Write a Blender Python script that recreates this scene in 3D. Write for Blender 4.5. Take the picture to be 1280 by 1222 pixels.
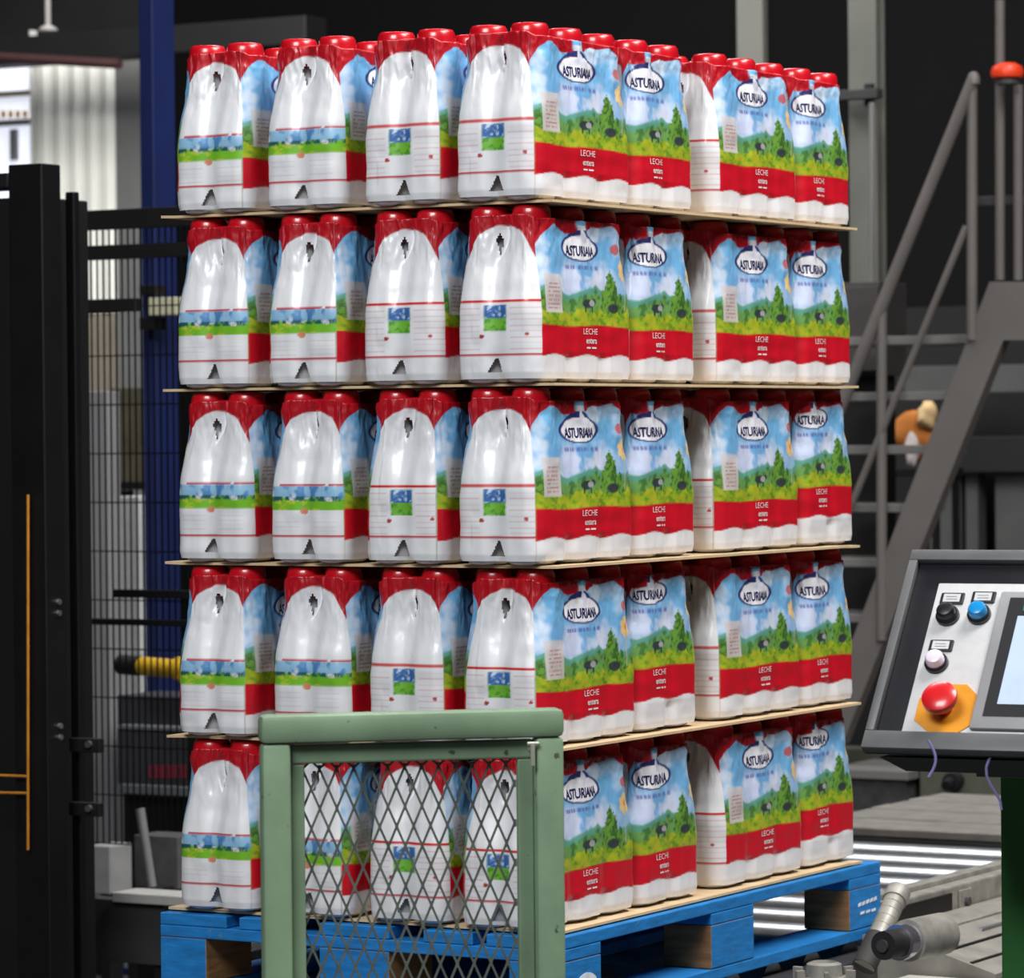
import bpy, bmesh, math, random
import numpy as np
from mathutils import Vector, Matrix
random.seed(7); np.random.seed(7)
for o in list(bpy.data.objects): bpy.data.objects.remove(o, do_unlink=True)
scene = bpy.context.scene
COL = scene.collection

# ------------------------------------------------------------------ camera
CAM = np.array([3.24583, -5.71160, 0.86313])
RGT = np.array([0.86400399, 0.50339411, -0.00956406])
UPV = np.array([6.91819e-04, 1.78087e-02, 0.99984117])
FWD = np.array([-0.50348448, 0.86387338, -0.01503855])
FPX = 4821.3
cd = bpy.data.cameras.new('camera'); cam = bpy.data.objects.new('camera', cd); COL.objects.link(cam)
cd.sensor_fit = 'HORIZONTAL'; cd.sensor_width = 36.0; cd.lens = 36.0 * FPX / 1280.0
cd.clip_start = 0.1; cd.clip_end = 100
cam.matrix_world = Matrix(((RGT[0], UPV[0], -FWD[0], CAM[0]), (RGT[1], UPV[1], -FWD[1], CAM[1]), (RGT[2], UPV[2], -FWD[2], CAM[2]), (0, 0, 0, 1)))
cd.dof.use_dof = True; cd.dof.focus_distance = 6.55; cd.dof.aperture_fstop = 9.0
scene.camera = cam

# ------------------------------------------------------------------ world, lights, exposure
vs = scene.view_settings
vs.view_transform = 'Standard'; vs.look = 'None'; vs.gamma = 1.0; vs.use_curve_mapping = False
vs.exposure = 0.0
wd = bpy.data.worlds.new('world'); scene.world = wd; wd.use_nodes = True
wd.node_tree.nodes['Background'].inputs[0].default_value = (0.62, 0.72, 0.9, 1)
wd.node_tree.nodes['Background'].inputs[1].default_value = 0.03

def area(name, loc, target, sx, sy, power, color=(1, 1, 1)):
    l = bpy.data.lights.new(name, 'AREA'); l.shape = 'RECTANGLE'; l.size = sx; l.size_y = sy; l.energy = power; l.color = color
    o = bpy.data.objects.new(name, l); COL.objects.link(o); o.location = loc
    o.rotation_euler = (Vector(target) - Vector(loc)).to_track_quat('-Z', 'Y').to_euler()
    return o
area('roof_light_side', (3.6, 0.2, 6.0), (-0.2, 0.6, 0.6), 2.6, 2.6, 430, (1.0, 0.98, 0.96))
area('roof_light_front', (0.8, -5.6, 5.0), (-0.4, 0.3, 0.6), 3.0, 2.2, 400, (0.95, 0.98, 1.0))
area('back_fill', (-2.4, 3.6, 6.4), (-2.6, 5.2, 0), 3.0, 3.0, 260, (0.97, 0.98, 1.0))  # added fill, lifts the background behind the stack; no fixture stands here
area('stairs_fill', (2.2, 3.0, 6.4), (-1.0, 5.0, 0.3), 2.0, 2.0, 170, (1.0, 0.98, 0.95))  # second added fill, brightens the staircase and pillars
area('wall_fill', (-4.2, 4.4, 3.9), (-5.1, 7.0, 2.0), 1.2, 1.2, 150, (1.0, 0.99, 0.95))  # added lamp inside the hall that brightens the white cladding

# ------------------------------------------------------------------ helpers
def lin(c):
    c = np.asarray(c, float) / 255.0
    return np.where(c <= 0.04045, c / 12.92, ((c + 0.055) / 1.055) ** 2.4)
MATS = {}
def mat(name, rgb, rough=0.5, metal=0.0, var=0.12, scale=12.0, bump=0.0, coat=0.0, streak=None, emit=0.0):
    if name in MATS: return MATS[name]
    m = bpy.data.materials.new(name); m.use_nodes = True; nt = m.node_tree; b = nt.nodes['Principled BSDF']
    c = lin(rgb)
    tc = nt.nodes.new('ShaderNodeTexCoord'); mp = nt.nodes.new('ShaderNodeMapping')
    if streak: mp.inputs['Scale'].default_value = streak
    nz = nt.nodes.new('ShaderNodeTexNoise'); nz.inputs['Scale'].default_value = scale; nz.inputs['Detail'].default_value = 5
    rp = nt.nodes.new('ShaderNodeValToRGB')
    rp.color_ramp.elements[0].position = 0.3; rp.color_ramp.elements[1].position = 0.72
    rp.color_ramp.elements[0].color = (*(c * (1 - var)), 1); rp.color_ramp.elements[1].color = (*np.minimum(c * (1 + var), 1), 1)
    nt.links.new(tc.outputs['Object'], mp.inputs[0]); nt.links.new(mp.outputs[0], nz.inputs['Vector'])
    nt.links.new(nz.outputs['Fac'], rp.inputs[0]); nt.links.new(rp.outputs[0], b.inputs['Base Color'])
    b.inputs['Roughness'].default_value = rough; b.inputs['Metallic'].default_value = metal
    b.inputs['Coat Weight'].default_value = coat; b.inputs['Coat Roughness'].default_value = 0.12
    if emit:
        nt.links.new(rp.outputs[0], b.inputs['Emission Color']); b.inputs['Emission Strength'].default_value = emit
    if bump:
        bp = nt.nodes.new('ShaderNodeBump'); bp.inputs['Strength'].default_value = bump; bp.inputs['Distance'].default_value = 0.004
        nt.links.new(nz.outputs['Fac'], bp.inputs['Height']); nt.links.new(bp.outputs[0], b.inputs['Normal'])
    MATS[name] = m; return m

class MB:
    """collects boxes, tubes, lathes and prisms into one mesh"""
    def __init__(s): s.v = []; s.f = []
    def add(s, vs, fs):
        n = len(s.v); s.v += [tuple(map(float, q)) for q in vs]; s.f += [tuple(i + n for i in q) for q in fs]; return s
    def box(s, lo, hi, bev=0.0, M=None):
        x0, y0, z0 = lo; x1, y1, z1 = hi
        if bev <= 0:
            v = [(x0, y0, z0), (x1, y0, z0), (x1, y1, z0), (x0, y1, z0), (x0, y0, z1), (x1, y0, z1), (x1, y1, z1), (x0, y1, z1)]
            f = [(3, 2, 1, 0), (4, 5, 6, 7), (0, 1, 5, 4), (1, 2, 6, 5), (2, 3, 7, 6), (3, 0, 4, 7)]
        else:
            bm = bmesh.new(); bmesh.ops.create_cube(bm, size=1)
            for q in bm.verts: q.co = Vector(((x0 + x1) / 2 + q.co.x * (x1 - x0), (y0 + y1) / 2 + q.co.y * (y1 - y0), (z0 + z1) / 2 + q.co.z * (z1 - z0)))
            bmesh.ops.bevel(bm, geom=list(bm.edges), offset=bev, segments=2, affect='EDGES', profile=0.5)
            bm.verts.index_update(); v = [tuple(q.co) for q in bm.verts]; f = [[q.index for q in fc.verts] for fc in bm.faces]; bm.free()
        if M is not None: v = [tuple(M @ Vector(q)) for q in v]
        return s.add(v, f)
    def tube(s, p0, p1, r, r1=None, n=14, cap=True):
        p0 = Vector(p0); p1 = Vector(p1); r1 = r if r1 is None else r1
        d = (p1 - p0).normalized(); a = d.orthogonal().normalized(); b = d.cross(a)
        v = []; f = []
        for k in range(n):
            t = 2 * math.pi * k / n; w = a * math.cos(t) + b * math.sin(t)
            v += [p0 + w * r, p1 + w * r1]
        for k in range(n):
            j = (k + 1) % n; f.append((2 * k, 2 * j, 2 * j + 1, 2 * k + 1))
        if cap: f.append(tuple(2 * k for k in range(n - 1, -1, -1))); f.append(tuple(2 * k + 1 for k in range(n)))
        return s.add(v, f)
    def path(s, pts, r, n=8):
        for a, b in zip(pts[:-1], pts[1:]): s.tube(a, b, r, n=n)
        return s
    def lathe(s, prof, M=None, n=24):
        v = []; f = []
        for (r, z) in prof:
            for k in range(n):
                t = 2 * math.pi * k / n; v.append((r * math.cos(t), r * math.sin(t), z))
        for i in range(len(prof) - 1):
            for k in range(n):
                j = (k + 1) % n; f.append((i * n + k, i * n + j, (i + 1) * n + j, (i + 1) * n + k))
        f.append(tuple(range(n - 1, -1, -1))); f.append(tuple((len(prof) - 1) * n + k for k in range(n)))
        if M is not None: v = [tuple(M @ Vector(q)) for q in v]
        return s.add(v, f)
    def prism(s, poly, M, h):
        """poly in local xy, extruded along local z by h"""
        n = len(poly); v = [M @ Vector((x, y, 0)) for x, y in poly] + [M @ Vector((x, y, h)) for x, y in poly]
        f = [tuple(range(n - 1, -1, -1)), tuple(range(n, 2 * n))] + [(k, (k + 1) % n, n + (k + 1) % n, n + k) for k in range(n)]
        return s.add(v, f)
    def build(s, name, m, parent=None, smooth=False):
        me = bpy.data.meshes.new(name); me.from_pydata(s.v, [], s.f); me.update()
        bm = bmesh.new(); bm.from_mesh(me); bmesh.ops.recalc_face_normals(bm, faces=bm.faces); bm.to_mesh(me); bm.free()
        if smooth:
            me.polygons.foreach_set('use_smooth', [True] * len(me.polygons))
            try: me.set_sharp_from_angle(angle=math.radians(38))
            except Exception: pass
        if m: me.materials.append(m)
        return link(name, me, parent)
def link(name, me, parent=None):
    o = bpy.data.objects.new(name, me); COL.objects.link(o)
    if parent is not None: o.parent = parent
    return o
def tag(o, label=None, cat=None, group=None, kind=None):
    if label: o['label'] = label
    if cat: o['category'] = cat
    if group: o['group'] = group
    if kind: o['kind'] = kind
    return o
def thing(name, label, cat, loc=(0, 0, 0), group=None):
    o = link(name, None); o.location = loc; return tag(o, label, cat, group)
def struct(o): o['kind'] = 'structure'; return o
def P(px, py, Y):
    """point of the vertical plane y = Y that stands at photo pixel (px, py)"""
    d = FWD + RGT * (px - 640) / FPX + UPV * (611 - py) / FPX
    return Vector(CAM + d * ((Y - CAM[1]) / d[1]))
def part(name, m, parent, lo, hi, bev=0.0, M=None, smooth=False):
    """box part given in the coordinates of its parent"""
    return MB().box(lo, hi, bev, M).build(name, m, parent, smooth)
def rect(px0, py0, px1, py1, Y):
    a = P(px0, py1, Y); b = P(px1, py0, Y); return a.x, b.x, min(a.z, b.z), max(a.z, b.z)

# ------------------------------------------------------------------ materials
FLOORZ = -0.70
m_floor = mat('floor_concrete', (72, 72, 74), 0.55, 0, 0.3, 3, 0.2)
m_wall = mat('wall_dark', (8, 8, 11), 0.8, 0, 0.3, 2)
m_ceil = mat('ceiling_dark', (16, 17, 20), 0.9)
m_blackm = mat('black_steel', (11, 11, 13), 0.45, 0, 0.35, 9)
m_black2 = mat('black_machine', (9, 9, 11), 0.6, 0, 0.4, 6)
m_grey = mat('grey_paint_steel', (112, 110, 108), 0.5, 0, 0.12, 5)
m_grey_d = mat('dark_grey_steel', (58, 57, 57), 0.5, 0, 0.2, 6)
m_stair = mat('stair_paint', (98, 93, 90), 0.5, 0, 0.12, 5)
m_pill = mat('pillar_paint', (98, 98, 92), 0.6, 0, 0.15, 4)
m_alu = mat('worn_aluminium', (158, 155, 147), 0.5, 0.35, 0.28, 25, 0.25)
m_roller = mat('roller_steel', (186, 189, 192), 0.32, 0.9, 0.1, 30)
m_blue = mat('pallet_blue', (25, 122, 194), 0.6, 0, 0.22, 18, 0.35, streak=(1, 1, 4))
m_wood = mat('raw_wood', (150, 108, 66), 0.75, 0, 0.3, 14, 0.3, streak=(1, 1, 6))
m_board = mat('layer_cardboard', (214, 186, 146), 0.8, 0, 0.10, 20)
m_green = mat('fence_green', (120, 144, 116), 0.48, 0, 0.16, 11, 0.25)
def wear(m, rgb, scale, lo):          # chipped and rubbed spots on painted steel
    nt = m.node_tree; b = nt.nodes['Principled BSDF']; src = b.inputs['Base Color'].links[0].from_socket
    tc = nt.nodes.new('ShaderNodeTexCoord'); nz = nt.nodes.new('ShaderNodeTexNoise'); nz.inputs['Scale'].default_value = scale; nz.inputs['Detail'].default_value = 3
    rp = nt.nodes.new('ShaderNodeValToRGB'); rp.color_ramp.elements[0].position = lo; rp.color_ramp.elements[1].position = lo + .03
    mx = nt.nodes.new('ShaderNodeMix'); mx.data_type = 'RGBA'; mx.inputs['B'].default_value = (*lin(rgb), 1)
    nt.links.new(tc.outputs['Object'], nz.inputs['Vector']); nt.links.new(nz.outputs['Fac'], rp.inputs[0]); nt.links.new(rp.outputs[0], mx.inputs['Factor'])
    nt.links.new(src, mx.inputs['A']); nt.links.new(mx.outputs['Result'], b.inputs['Base Color'])
wear(m_green, (74, 78, 66), 38, .69); wear(m_blue, (92, 128, 150), 30, .68)
m_mesh = mat('expanded_metal', (98, 104, 96), 0.5, 0.2, 0.3, 40)
m_white = mat('bottle_white', (232, 232, 234), 0.32, 0, 0.03, 8, coat=0.3)
m_cap = mat('cap_red', (196, 14, 30), 0.3, 0, 0.12, 20, coat=0.5)
m_navy = mat('print_navy', (38, 38, 92), 0.35, 0, 0.1, 30)
m_pwhite = mat('print_white', (238, 226, 226), 0.35, 0, 0.04, 30)

# ------------------------------------------------------------------ the hall
def slab(name, lo, hi, m): return struct(MB().box(lo, hi).build(name, m))
slab('floor', (-16, -10, FLOORZ - 0.1), (10, 16, FLOORZ), m_floor)
slab('ceiling', (-16, -10, 7.0), (10, 16, 7.1), m_ceil)
slab('wall_back', (-16, 13.0, FLOORZ), (10, 13.1, 7.0), m_wall)
slab('wall_left', (-16.1, -10, FLOORZ), (-16, 13.0, 7.0), m_wall)
slab('wall_right', (10, -10, FLOORZ), (10.1, 13.0, 7.0), m_wall)
slab('wall_front', (-16, -10.1, FLOORZ), (10, -10, 7.0), m_wall)

# ------------------------------------------------------------------ milk packs
PX, PY = 0.0408, 0.0592        # half pitch of the bottles across and along a pack
HT = 0.297
def prof_a(z):                 # bottle half width over height (0..1 of the full half width)
    return np.interp(z, [0, .006, .018, .12, .15, .18, .21, .235, .255, .30], [.86, .95, 1, 1, .985, .96, .92, .88, .85, .84])
def half(z):
    f = prof_a(z); a = 0.0400 * f
    t = np.clip((z - 0.12) / 0.14, 0, 1); t = t * t * (3 - 2 * t)
    b = 0.0575 * f * (1 - t) + 0.034 * t
    return a, np.maximum(b, 0.034)
def make_bottle():
    zs = [0, .003, .009, .02, .05, .09, .12, .15, .18, .205, .225, .242, .255, .262]; n = 28
    v = []; f = []
    for z in zs:
        a, b = half(np.array(z)); nk = min(1, max(0, (z - .13) / .12)); a = a * (.90 - .12 * nk); b = b * (1 - .22 * nk); e = 2.35 - .35 * min(1, max(0, (z - .12) / .13))
        if z == 0: a, b = a * .8, b * .8
        for k in range(n):
            t = 2 * math.pi * k / n; c, s_ = math.cos(t), math.sin(t)
            rr = (abs(c) ** e + abs(s_) ** e) ** (-1 / e)
            v.append((float(a) * c * rr, float(b) * s_ * rr, z))
    for i in range(len(zs) - 1):
        for k in range(n):
            j = (k + 1) % n; f.append((i * n + k, i * n + j, (i + 1) * n + j, (i + 1) * n + k))
    f.append(tuple(range(n - 1, -1, -1))); f.append(tuple((len(zs) - 1) * n + k for k in range(n)))
    me = bpy.data.meshes.new('bottle'); me.from_pydata(v, [], f); me.update(); me.polygons.foreach_set('use_smooth', [True] * len(f)); me.materials.append(m_white)
    return me
def make_cap():
    n = 36; v = []; f = []
    prof = [(.0290, .252), (.0335, .254), (.0345, .264), (.0342, .290), (.0330, .2985), (.0290, .3045), (.018, .3058)]
    for i, (r, z) in enumerate(prof):
        for k in range(n):
            t = 2 * math.pi * k / n; q = r - (0.0007 if (k % 2 and 1 <= i <= 4) else 0)
            v.append((q * math.cos(t), q * math.sin(t), z))
    for i in range(len(prof) - 1):
        for k in range(n):
            j = (k + 1) % n; f.append((i * n + k, i * n + j, (i + 1) * n + j, (i + 1) * n + k))
    f.append(tuple(range(n - 1, -1, -1))); f.append(tuple((len(prof) - 1) * n + k for k in range(n)))
    me = bpy.data.meshes.new('cap'); me.from_pydata(v, [], f); me.update(); me.polygons.foreach_set('use_smooth', [True] * len(f)); me.materials.append(m_cap)
    return me
BOTTLE, CAPM = make_bottle(), make_cap()

def vnoise(x, y, seed):        # smooth value noise 0..1
    rs = np.random.RandomState(seed); g = rs.rand(64, 64)
    xi = np.floor(x).astype(int); yi = np.floor(y).astype(int); fx = x - xi; fy = y - yi
    fx = fx * fx * (3 - 2 * fx); fy = fy * fy * (3 - 2 * fy)
    q = lambda i, j: g[i % 64, j % 64]
    return (q(xi, yi) * (1 - fx) + q(xi + 1, yi) * fx) * (1 - fy) + (q(xi, yi + 1) * (1 - fx) + q(xi + 1, yi + 1) * fx) * fy
def fbm(x, y, seed): return .55 * vnoise(x, y, seed) + .3 * vnoise(2.1 * x, 2.1 * y, seed + 1) + .15 * vnoise(4.3 * x, 4.3 * y, seed + 2)

m_film = bpy.data.materials.new('printed_film'); m_film.use_nodes = True
nt = m_film.node_tree; bs = nt.nodes['Principled BSDF']
ca = nt.nodes.new('ShaderNodeVertexColor'); ca.layer_name = 'print'
nt.links.new(ca.outputs['Color'], bs.inputs['Base Color'])
bs.inputs['Roughness'].default_value = 0.42; bs.inputs['Coat Weight'].default_value = 0.3; bs.inputs['Coat Roughness'].default_value = 0.12

Z0, Z1 = 0.007, 0.289
STEP = 0.0022
def sidewrap(ny):
    """perimeter of the pack's plan: points, normals, and which side each belongs to"""
    hx, hy, r = 2 * PX + 0.0005, ny * PY + 0.0005, 0.038
    pts = []
    segs = [('e0', 2 * (hx - r)), ('c0', math.pi / 2 * r), ('s0', 2 * (hy - r)), ('c1', math.pi / 2 * r), ('e1', 2 * (hx - r)), ('c2', math.pi / 2 * r), ('s1', 2 * (hy - r)), ('c3', math.pi / 2 * r)]
    cs = [(hx - r, -(hy - r)), (hx - r, hy - r), (-(hx - r), hy - r), (-(hx - r), -(hy - r))]
    st = [((-(hx - r), -hy), (1, 0), (0, -1)), ((hx, -(hy - r)), (0, 1), (1, 0)), ((hx - r, hy), (-1, 0), (0, 1)), ((-hx, hy - r), (0, -1), (-1, 0))]
    q = []; nn = []; arc = []
    tot = 0
    for i, (k, L) in enumerate(segs):
        n = max(4, int(round(L / STEP)))
        for j in range(n):
            t = j / n
            if k[0] in 'es':
                o, d, nr = st[i // 2]; q.append((o[0] + d[0] * L * t, o[1] + d[1] * L * t)); nn.append(nr)
            else:
                a = -math.pi / 2 + (i // 2) * math.pi / 2 + t * math.pi / 2; c = cs[i // 2]
                q.append((c[0] + r * math.cos(a), c[1] + r * math.sin(a))); nn.append((math.cos(a), math.sin(a)))
            arc.append(tot + L * t)
        tot += L
    arc = np.array(arc)
    Le, Lc, Ls = segs[0][1], segs[1][1], segs[2][1]
    return np.array(q), np.array(nn), arc, tot, Le, Lc, Ls

def film_mesh(name, ny, seed, dz, dw, dend):
    q, nn, arc, tot, Le, Lc, Ls = sidewrap(ny)
    n = len(q); zs = np.linspace(Z0, Z1, int((Z1 - Z0) / STEP) + 1); nz = len(zs)
    ZZ = np.repeat(zs[:, None], n, 1); QX = np.repeat(q[None, :, 0], nz, 0); QY = np.repeat(q[None, :, 1], nz, 0)
    NX = np.repeat(nn[None, :, 0], nz, 0); NY = np.repeat(nn[None, :, 1], nz, 0)
    A, B = half(ZZ); A = A + .0012; B = B + .0012
    tt = np.clip((ZZ - .12) / .13, 0, 1); R = np.minimum(A, B) * (0.72 + .26 * tt)
    K = 0.010 + 0.020 * tt - .005 * np.clip((.05 - ZZ) / .01, 0, 1)
    cxs = [-PX, PX]; cys = [(2 * j - (ny - 1)) * PY for j in range(ny)]
    def sdf(x, y):
        d = None
        for cx in cxs:
            for cy in cys:
                dx = np.abs(x - cx) - (A - R); dy = np.abs(y - cy) - (B - R)
                e = np.hypot(np.maximum(dx, 0), np.maximum(dy, 0)) + np.minimum(np.maximum(dx, dy), 0) - R
                if d is None: d = e
                else:
                    h = np.clip(.5 + .5 * (e - d) / K, 0, 1); d = e * (1 - h) + d * h - K * h * (1 - h)
        lowz = np.clip((.052 - ZZ) / .012, 0, 1); ix = 0.003 + .003 * tt + .006 * lowz; iy = 0.007 + .006 * tt + .004 * lowz         # film stretched across the grooves
        hx = cxs[1] + A - ix; hy = cys[-1] + B - iy; r2 = .03
        dx = np.abs(x) - (hx - r2); dy = np.abs(y) - (hy - r2)
        e = np.hypot(np.maximum(dx, 0), np.maximum(dy, 0)) + np.minimum(np.maximum(dx, dy), 0) - r2
        h = np.clip(.5 + .5 * (e - d) / .008, 0, 1)
        return e * (1 - h) + d * h - .008 * h * (1 - h)
    D = np.full_like(ZZ, -0.012)
    for it in range(36):
        D = np.clip(D + 0.9 * sdf(QX - NX * D, QY - NY * D), -0.02, 0.075)
    # wrinkles of the shrunk film, strongest towards the necks
    ang = arc[None, :] * 60
    wr = (fbm(ang + 0 * ZZ, ZZ * 26, seed) - .35) * (0.0012 + 0.0085 * np.clip((ZZ - .16) / .1, 0, 1) ** 1.5)
    wr += vnoise(ang * .35, ZZ * 45, seed + 9) * .0022
    D = D - wr
    for a_c in (Le / 2, Le * 1.5 + Lc * 2 + Ls):          # open fold of the film between the two necks of each end
        xx = (arc[None, :] - a_c + tot / 2) % tot - tot / 2 + .004 * np.sin(ZZ * 60 + seed)
        wid = .0008 + .0060 * np.clip((ZZ - .212) / .05, 0, 1) * np.clip((.284 - ZZ) / .02, 0, 1)
        D = D + .012 * np.clip((ZZ - .208) / .03, 0, 1) * np.clip((.29 - ZZ) / .02, 0, 1) * np.exp(-(xx / wid) ** 2)
        D = D - .0035 * np.clip((ZZ - .2) / .05, 0, 1) * np.exp(-((np.abs(xx) - .016) / .004) ** 2)
    X = QX - NX * D; Y = QY - NY * D
    # ---- print
    AR = np.repeat(arc[None, :], nz, 0)
    z = ZZ - dz
    WHITE = lin((233, 233, 236)); C = np.zeros((nz, n, 3)); C[:] = WHITE
    def put(mask, rgb, alpha=1.0):
        a = (np.clip(mask, 0, 1) * alpha)[..., None]
        C[:] = C * (1 - a) + lin(rgb) * a
    def band(x, lo, hi, s=.0016): return np.clip((x - lo) / s + .5, 0, 1) * np.clip((hi - x) / s + .5, 0, 1)
    def wrapd(a0):              # signed arclength from a perimeter position
        d = AR - a0; return (d + tot / 2) % tot - tot / 2
    e0 = Le / 2; s0 = Le + Lc + Ls / 2; e1 = Le * 1.5 + Lc * 2 + Ls; s1 = 2 * Le + Lc * 3 + Ls * 1.5
    wend = Le / 2 + Lc * .55 + dend
    for side, a0 in ((0, s0), (1, s1)):
        v = wrapd(a0); lim = Ls / 2 + Lc * .45 - dend
        on = band(v, -lim, lim)
        w = v + (ny * PY) - (0.165 if ny == 3 else 0.062) - dw    # distance from the logo
        u = w * 40; sd = seed + 31 * side
        cl = fbm(w * 22 + 3, z * 30, 5)
        t = np.clip((z - .15) / .12, 0, 1)
        sky = lin((118, 176, 226)) * (1 - .35 * t[..., None]) + lin((108, 190, 226)) * .35 * t[..., None]
        a = on[..., None]; C[:] = C * (1 - a) + sky * a
        put(on * np.clip((cl - .42) * 4.5, 0, 1) * (.55 + .45 * (w < .07)), (214, 228, 246), .85)
        put(on * band(w, -.075, .085, .03) * band(z, .150, .205, .02) * np.clip((fbm(w * 40, z * 45, 15) - .3) * 4, 0, 1), (222, 226, 248), .8)
        hill = .160 + .008 * np.sin(w * 38) + .006 * (vnoise(w * 60, 0 * z, 3) - .5)
        put(on * np.clip((hill - z) / .004, 0, 1), (98, 164, 142))
        put(on * np.clip((hill - .012 - z) / .004, 0, 1), (112, 162, 86))
        tr = fbm(w * 75, z * 75, 21)
        put(on * np.clip((hill - .008 - z) / .004, 0, 1) * np.clip((tr - .42) * 7, 0, 1), (70, 116, 52), .9)
        for tx, tw, th in ((.098, .030, .192), (.128, .020, .156), (-.145, .02, .15)):
            wob = (fbm(w * 130 + tx * 50, z * 130, 41) - .5) * .02
            shp = tw * np.clip((th - z) / .045, 0, 1) ** .7
            m = np.clip((shp - np.abs(w - tx) + wob) / .003, 0, 1) * band(z, .112, th + .004)
            put(on * m, (104, 152, 58)); put(on * m * np.clip((fbm(w * 160, z * 160, 44) - .45) * 8, 0, 1), (50, 92, 40), .85)
        gr = .124 + .012 * (fbm(w * 55, 0 * z, 51) - .5) * 2
        put(on * np.clip((gr - z) / .004, 0, 1), (152, 178, 40))
        g2 = fbm(w * 90, z * 140, 55)
        put(on * np.clip((gr - z) / .004, 0, 1) * np.clip((g2 - .52) * 8, 0, 1), (188, 186, 48), .8)
        put(on * np.clip((gr - z) / .004, 0, 1) * np.clip((.42 - g2) * 8, 0, 1), (92, 140, 36), .8)
        for cx, cz, rx, rz in ((.012, .135, .023, .0085), (.034, .139, .009, .006), (.105, .128, .020, .0095), (.002, .127, .0035, .008), (.026, .127, .0035, .008)):
            m = np.clip((1 - ((w - cx) / rx) ** 2 - ((z - cz) / rz) ** 2) * 3, 0, 1)
            put(on * m, (48, 50, 66), .92)
        m = np.clip((1 - ((w - .026) / .011) ** 2 - ((z - .136) / .006) ** 2) * 3, 0, 1); put(on * m, (190, 188, 190), .8)
        # yellow flower
        for k in range(7):
            fx = .148 + .013 * math.cos(k * .9); fz = .196 + .013 * math.sin(k * .9)
            put(on * np.clip((1 - ((w - fx) / .009) ** 2 - ((z - fz) / .007) ** 2) * 3, 0, 1), (240, 202, 132), .95)
        put(on * np.clip((1 - ((w - .148) / .007) ** 2 - ((z - .196) / .006) ** 2) * 3, 0, 1), (236, 150, 60))
        put(on * band(w, .146, .150) * band(z, .125, .188), (196, 190, 150), .7)
        # red strip
        wav = .096 + .0016 * np.sin(w * 27)
        put(on * np.clip((wav - z) / .0018 + .5, 0, 1), (206, 16, 38)); low = .044 + dz * .7 + .003 * np.cos(v * math.pi / PY) * (1 if ny == 3 else -1)
        put(on * np.clip((low - ZZ) / .0015 + .5, 0, 1), (233, 233, 236))
        # pale text column
        tcx = -.108
        put(on * band(w, tcx - .029, tcx + .029) * band(z, .117, .184), (214, 206, 206), .85)
        for k in range(7):
            put(on * band(w, tcx - .02, tcx + .02) * band(z, .124 + .007 * k, .1265 + .007 * k) * (fbm(w * 260, z * 20 + k, 71) > .45), (182, 82, 92), .75)
        # logo: navy rimmed cloud with a mountain
        zz = z - .230; ov = np.hypot(w / .070, zz / np.where(zz > 0, .027, .0225))
        pk = (.046 - np.abs(w + .004) * .62 - zz) / .003
        shape_o = np.maximum(np.clip((1 - ov) / .05, 0, 1), np.clip(pk, 0, 1) * (zz > 0) * (np.abs(w) < .05))
        put(on * shape_o, (44, 46, 108))
        put(on * np.clip((.88 - ov) / .05, 0, 1), (242, 242, 248))
        put(on * np.clip((.041 + w * .9 - zz) / .003, 0, 1) * np.clip((.041 - w * 1.15 - zz) / .003, 0, 1) * (zz > .01) * (w > -.002) * (w < .03), (226, 228, 244))
        put(on * band(w, -.058, .062, .006) * band(z, .194, .201, .002) * np.clip((fbm(w * 240, z * 30, 61) - .3) * 4, 0, 1), (92, 108, 186), .85)
        # white flap of film that rises between two necks above the logo
        put(on * band(w, -.010, .012, .004) * (z > .266) * (ZZ < .280), (222, 224, 230), .9)
        # red caps shining through above the printed edge
        top = .261 + .004 * np.sin(w * 54 + 1) + .019 * band(w, .035, .130, .03) + .012 * band(w, -.17, -.06, .03)
        put(on * np.clip((ZZ - top - .06 * np.clip((-v - lim + .055), -1, 0) * 0) / .002, 0, 1) * (1 - band(w, -.012, .014, .004)), (176, 12, 28))
        dg = lim + v           # distance past the corner of the white end panel
        put(on * np.clip((ZZ - (.236 + dg * .9)) / .002, 0, 1) * (dg < .055), (186, 14, 30))
        dg = lim - v
        put(on * np.clip((ZZ - (.236 + dg * .9)) / .002, 0, 1) * (dg < .055), (186, 14, 30))
        # small round red seal beside the back end
        put(on * np.clip((1 - ((v - lim + .045) / .016) ** 2 - ((z - .233) / .010) ** 2) * 4, 0, 1), (202, 92, 92), .9)
    for kind, a0 in ((0, e0), (1, e1)):
        x = wrapd(a0); on = band(x, -wend, wend)
        if kind == 0:
            put(on * band(z, .1345, .1395), (206, 44, 44))
            put(on * band(x, -.022, .022) * band(z, .086, .131), (118, 186, 60))
            put(on * band(x, -.022, .022) * band(z, .108, .131), (62, 108, 176))
            put(on * band(x, -.022, .022) * band(z, .108, .131) * np.clip((fbm(x * 150, z * 150, 81) - .55) * 6, 0, 1), (190, 214, 236))
            put(on * band(x, -.022, .022) * band(z, .086, .107) * np.clip((fbm(x * 150, z * 150, 83) - .5) * 6, 0, 1), (70, 150, 40))
            for k in range(8):
                put(on * (np.abs(x) > .03) * band(z, .054 + .010 * k, .0556 + .010 * k, .001), (226, 180, 186), .75)
            put(on * np.clip((1 - ((x + .026) / .005) ** 2 - ((z - .077) / .004) ** 2) * 4, 0, 1), (176, 60, 60))
            put(on * np.clip((1 - ((x - .062) / .004) ** 2 - ((z - .080) / .0035) ** 2) * 4, 0, 1), (186, 80, 80))
        else:
            put(on * band(z, .1365, .1405) * ((fbm(x * 45 + 4, 0 * z, 91) > .42)), (196, 44, 52))
            put(on * band(z, .116, .1365), (150, 196, 228))
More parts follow.
